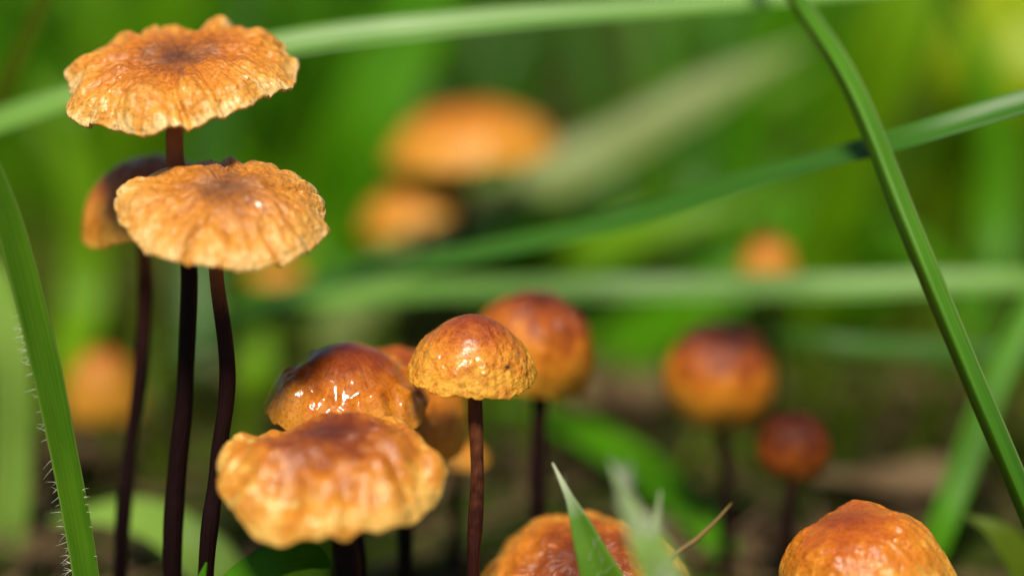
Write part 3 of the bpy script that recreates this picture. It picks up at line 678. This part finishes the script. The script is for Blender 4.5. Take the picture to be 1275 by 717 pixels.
mushroom('orange brown mushroom peeping out right of the glossy red brown crown', 502, 450, 31.9, 1.0, EGG, M['fox'], lean=16, side=8,
         stem=[(504, 620, 32.4), (502, 717, 32.4)], srad=0.1, seed=21, pleats=9, pamp=0.1, pstart=0.2, scallop=0.06, na=160, nr=50)
DOME = [(0, 0.0), (0.2, -0.03), (0.45, -0.17), (0.7, -0.4), (0.88, -0.66), (1.0, -0.95)]
mushroom('small golden bell mushroom with a wet glint, standing sharp in the middle', 590, 394, 30.0, 0.82, DOME, M['gold'], lean=5, side=3,
         stem=[(593, 500, 30.0), (594, 580, 30.0), (590, 660, 30.0), (588, 717, 30.0)], srad=0.086, seed=25, tscale=0.11, wr0=0.6, wrpol=0.25, pleats=9, pamp=0.035, pstart=0.6, scallop=0.05, wave=0.04,
         lump=(0.05, 3.0), wrinkle=0.03, na=280, nr=110, stem_t0=0.19, speck=(632, 457, 29.22, 0.035))
TALL = [(0, 0.0), (0.2, -0.03), (0.45, -0.17), (0.7, -0.48), (0.9, -0.95), (1.0, -1.55)]
mushroom('blurred red topped bell mushroom right behind the small golden one', 679, 368, 33.6, 0.88, TALL, M['orange'], lean=5, side=12,
         stem=[(672, 510, 33.6), (668, 620, 33.6), (668, 690, 33.6)], srad=0.11, seed=28, curl=108, ctall=1.05, pleats=11, pamp=0.06, lump=(0.12, 2.6), na=140, nr=50)
BALL = [(0, 0.0), (0.25, -0.03), (0.5, -0.15), (0.75, -0.42), (0.93, -0.8), (1.0, -1.15), (1.001, -1.2)]
mushroom('blurred round orange mushroom with dark crown at centre right', 904, 410, 35.4, 0.84, BALL, M['orange'], lean=12, side=4,
         stem=[(902, 545, 35.5), (903, 620, 35.5), (905, 680, 35.5)], srad=0.1, seed=31, curl=122, pleats=10, pamp=0.08, lump=(0.08, 2.5), na=140, nr=50)
mushroom('small round dark maroon mushroom right of the blurred orange ball', 990, 516, 33.8, 0.53, BALL, M['maroon'], lean=6, side=0,
         stem=[(985, 605, 33.8), (980, 680, 33.8)], srad=0.08, seed=33, curl=122, pleats=10, pamp=0.06, lump=(0.06, 2.5), na=120, nr=40)
mushroom('shiny orange egg shaped mushroom at the bottom right edge', 1055, 648, 29.6, 1.12, EGG, M['fox'], lean=8, side=-16,
         stem=[(1062, 760, 29.7), (1062, 800, 29.7)], srad=0.12, seed=57, wr0=0.35, wrpol=0.1, pleats=10, pamp=0.04, lump=(0.07, 2.2), wrinkle=0.022, na=220, nr=70)
mushroom('low orange brown mushroom behind the white pointed blade tip', 722, 692, 30.6, 1.42, SLOPE, M['brown'], lean=24, side=-4,
         stem=[(720, 780, 30.7), (720, 810, 30.7)], srad=0.12, seed=39, pleats=14, pamp=0.06, lump=(0.05, 2.5), wrinkle=0.035, na=220, nr=70)
WIDE = [(0, 0.0), (0.3, -0.05), (0.6, -0.16), (0.85, -0.34), (1.0, -0.58)]
mushroom('strongly blurred golden mushroom in the upper middle background', 583, 130, 43.5, 1.55, WIDE, M['amber'], lean=0, side=-4,
         stem=[(572, 240, 43.6), (570, 300, 43.6)], srad=0.13, seed=42, pleats=12, pamp=0.04, na=100, nr=36)
mushroom('blurred orange mushroom below left of the golden background mushroom', 505, 228, 43.8, 1.1, WIDE, M['amber'], lean=0, side=-18,
         stem=[(520, 310, 42.6), (522, 360, 42.6)], srad=0.12, seed=44, pleats=12, pamp=0.04, na=100, nr=36)
mushroom('distant red mushroom half hidden by the pale horizontal blade', 957, 293, 40.0, 0.5, TALL, M['orange'], lean=0, side=0,
         stem=[(958, 420, 40.1)], srad=0.1, seed=46, pleats=12, pamp=0.04, na=100, nr=36)
mushroom('blurred orange mushroom at the left between blade and dark stems', 124, 436, 40.5, 0.68, TALL, M['amber'], lean=0, side=0,
         stem=[(124, 560, 40.6)], srad=0.1, seed=48, pleats=12, pamp=0.04, na=100, nr=36)
mushroom('faint orange mushroom far behind the right of the two tan caps', 345, 322, 44, 0.55, WIDE, M['amber'], lean=0, side=0,
         stem=[(345, 400, 44.1)], srad=0.1, seed=50, pleats=12, pamp=0.04, na=80, nr=30)
mushroom('blurred amber mushroom low between the lumpy cap and the golden stem', 566, 548, 34.6, 0.5, WIDE, M['amber'], lean=0, side=0,
         stem=[(568, 640, 34.7)], srad=0.08, seed=52, pleats=12, pamp=0.04, na=80, nr=30)

# ------------------------------------------------------------------ water drops lying on caps
def on_cap(cap, px, py):
    off = Vector(cap.parent.location); best = None
    for v in cap.data.vertices:
        p = v.co + off; q = p - CAM; D = q.dot(FWD)
        x = 637.5 + q.x * 100 * FOCUS / D; y = 358.5 - q.dot(UP) * 100 * FOCUS / D
        k = math.hypot(x - px, y - py)
        if k < 6 and (best is None or D < best[0]): best = (D, p, v.normal.copy())
    return best[1], best[2]
def water_mat():
    m, N, L, B = new_mat('clear_water')
    N.remove(B); fr = node(N, 'ShaderNodeFresnel', IOR=1.4); tr = N.new('ShaderNodeBsdfTransparent'); gl = node(N, 'ShaderNodeBsdfGlossy', Roughness=0.16)
    ms = N.new('ShaderNodeMixShader'); L.new(fr.outputs[0], ms.inputs[0]); L.new(tr.outputs[0], ms.inputs[1]); L.new(gl.outputs[0], ms.inputs[2])
    L.new(ms.outputs[0], N['Material Output'].inputs['Surface'])
    return m
M['water'] = water_mat()
def drop(label, cap, px, py, a, b, h):
    p, n = on_cap(cap, px, py); n = (n * 0.3 + (SUN + (CAM - p).normalized()).normalized() * 0.7).normalized()
    ex = Vector((1, 0, 0)); ex = (ex - n * ex.dot(n)).normalized(); ey = n.cross(ex)
    bm = bmesh.new(); bmesh.ops.create_uvsphere(bm, u_segments=24, v_segments=14, radius=1)
    vs = [p + ex * (v.co.x * a * (1 + 0.2 * v.co.y)) + ey * (v.co.y * b) + n * (v.co.z * h) for v in bm.verts]
    fs = [tuple(v.index for v in f.verts) for f in bm.faces]; bm.free()
    tag(mesh_obj('water_drop', vs, fs, M['water'], None), label, 'water drop', 'water drops on the caps')
drop('clear water drop glinting on the right of the forward tipped tan cap', CAP_B, 317, 256, 0.11, 0.15, 0.022)
drop('tiny clear water drop on the right half of the tallest flat cap', CAP_A, 303, 92, 0.08, 0.06, 0.014)
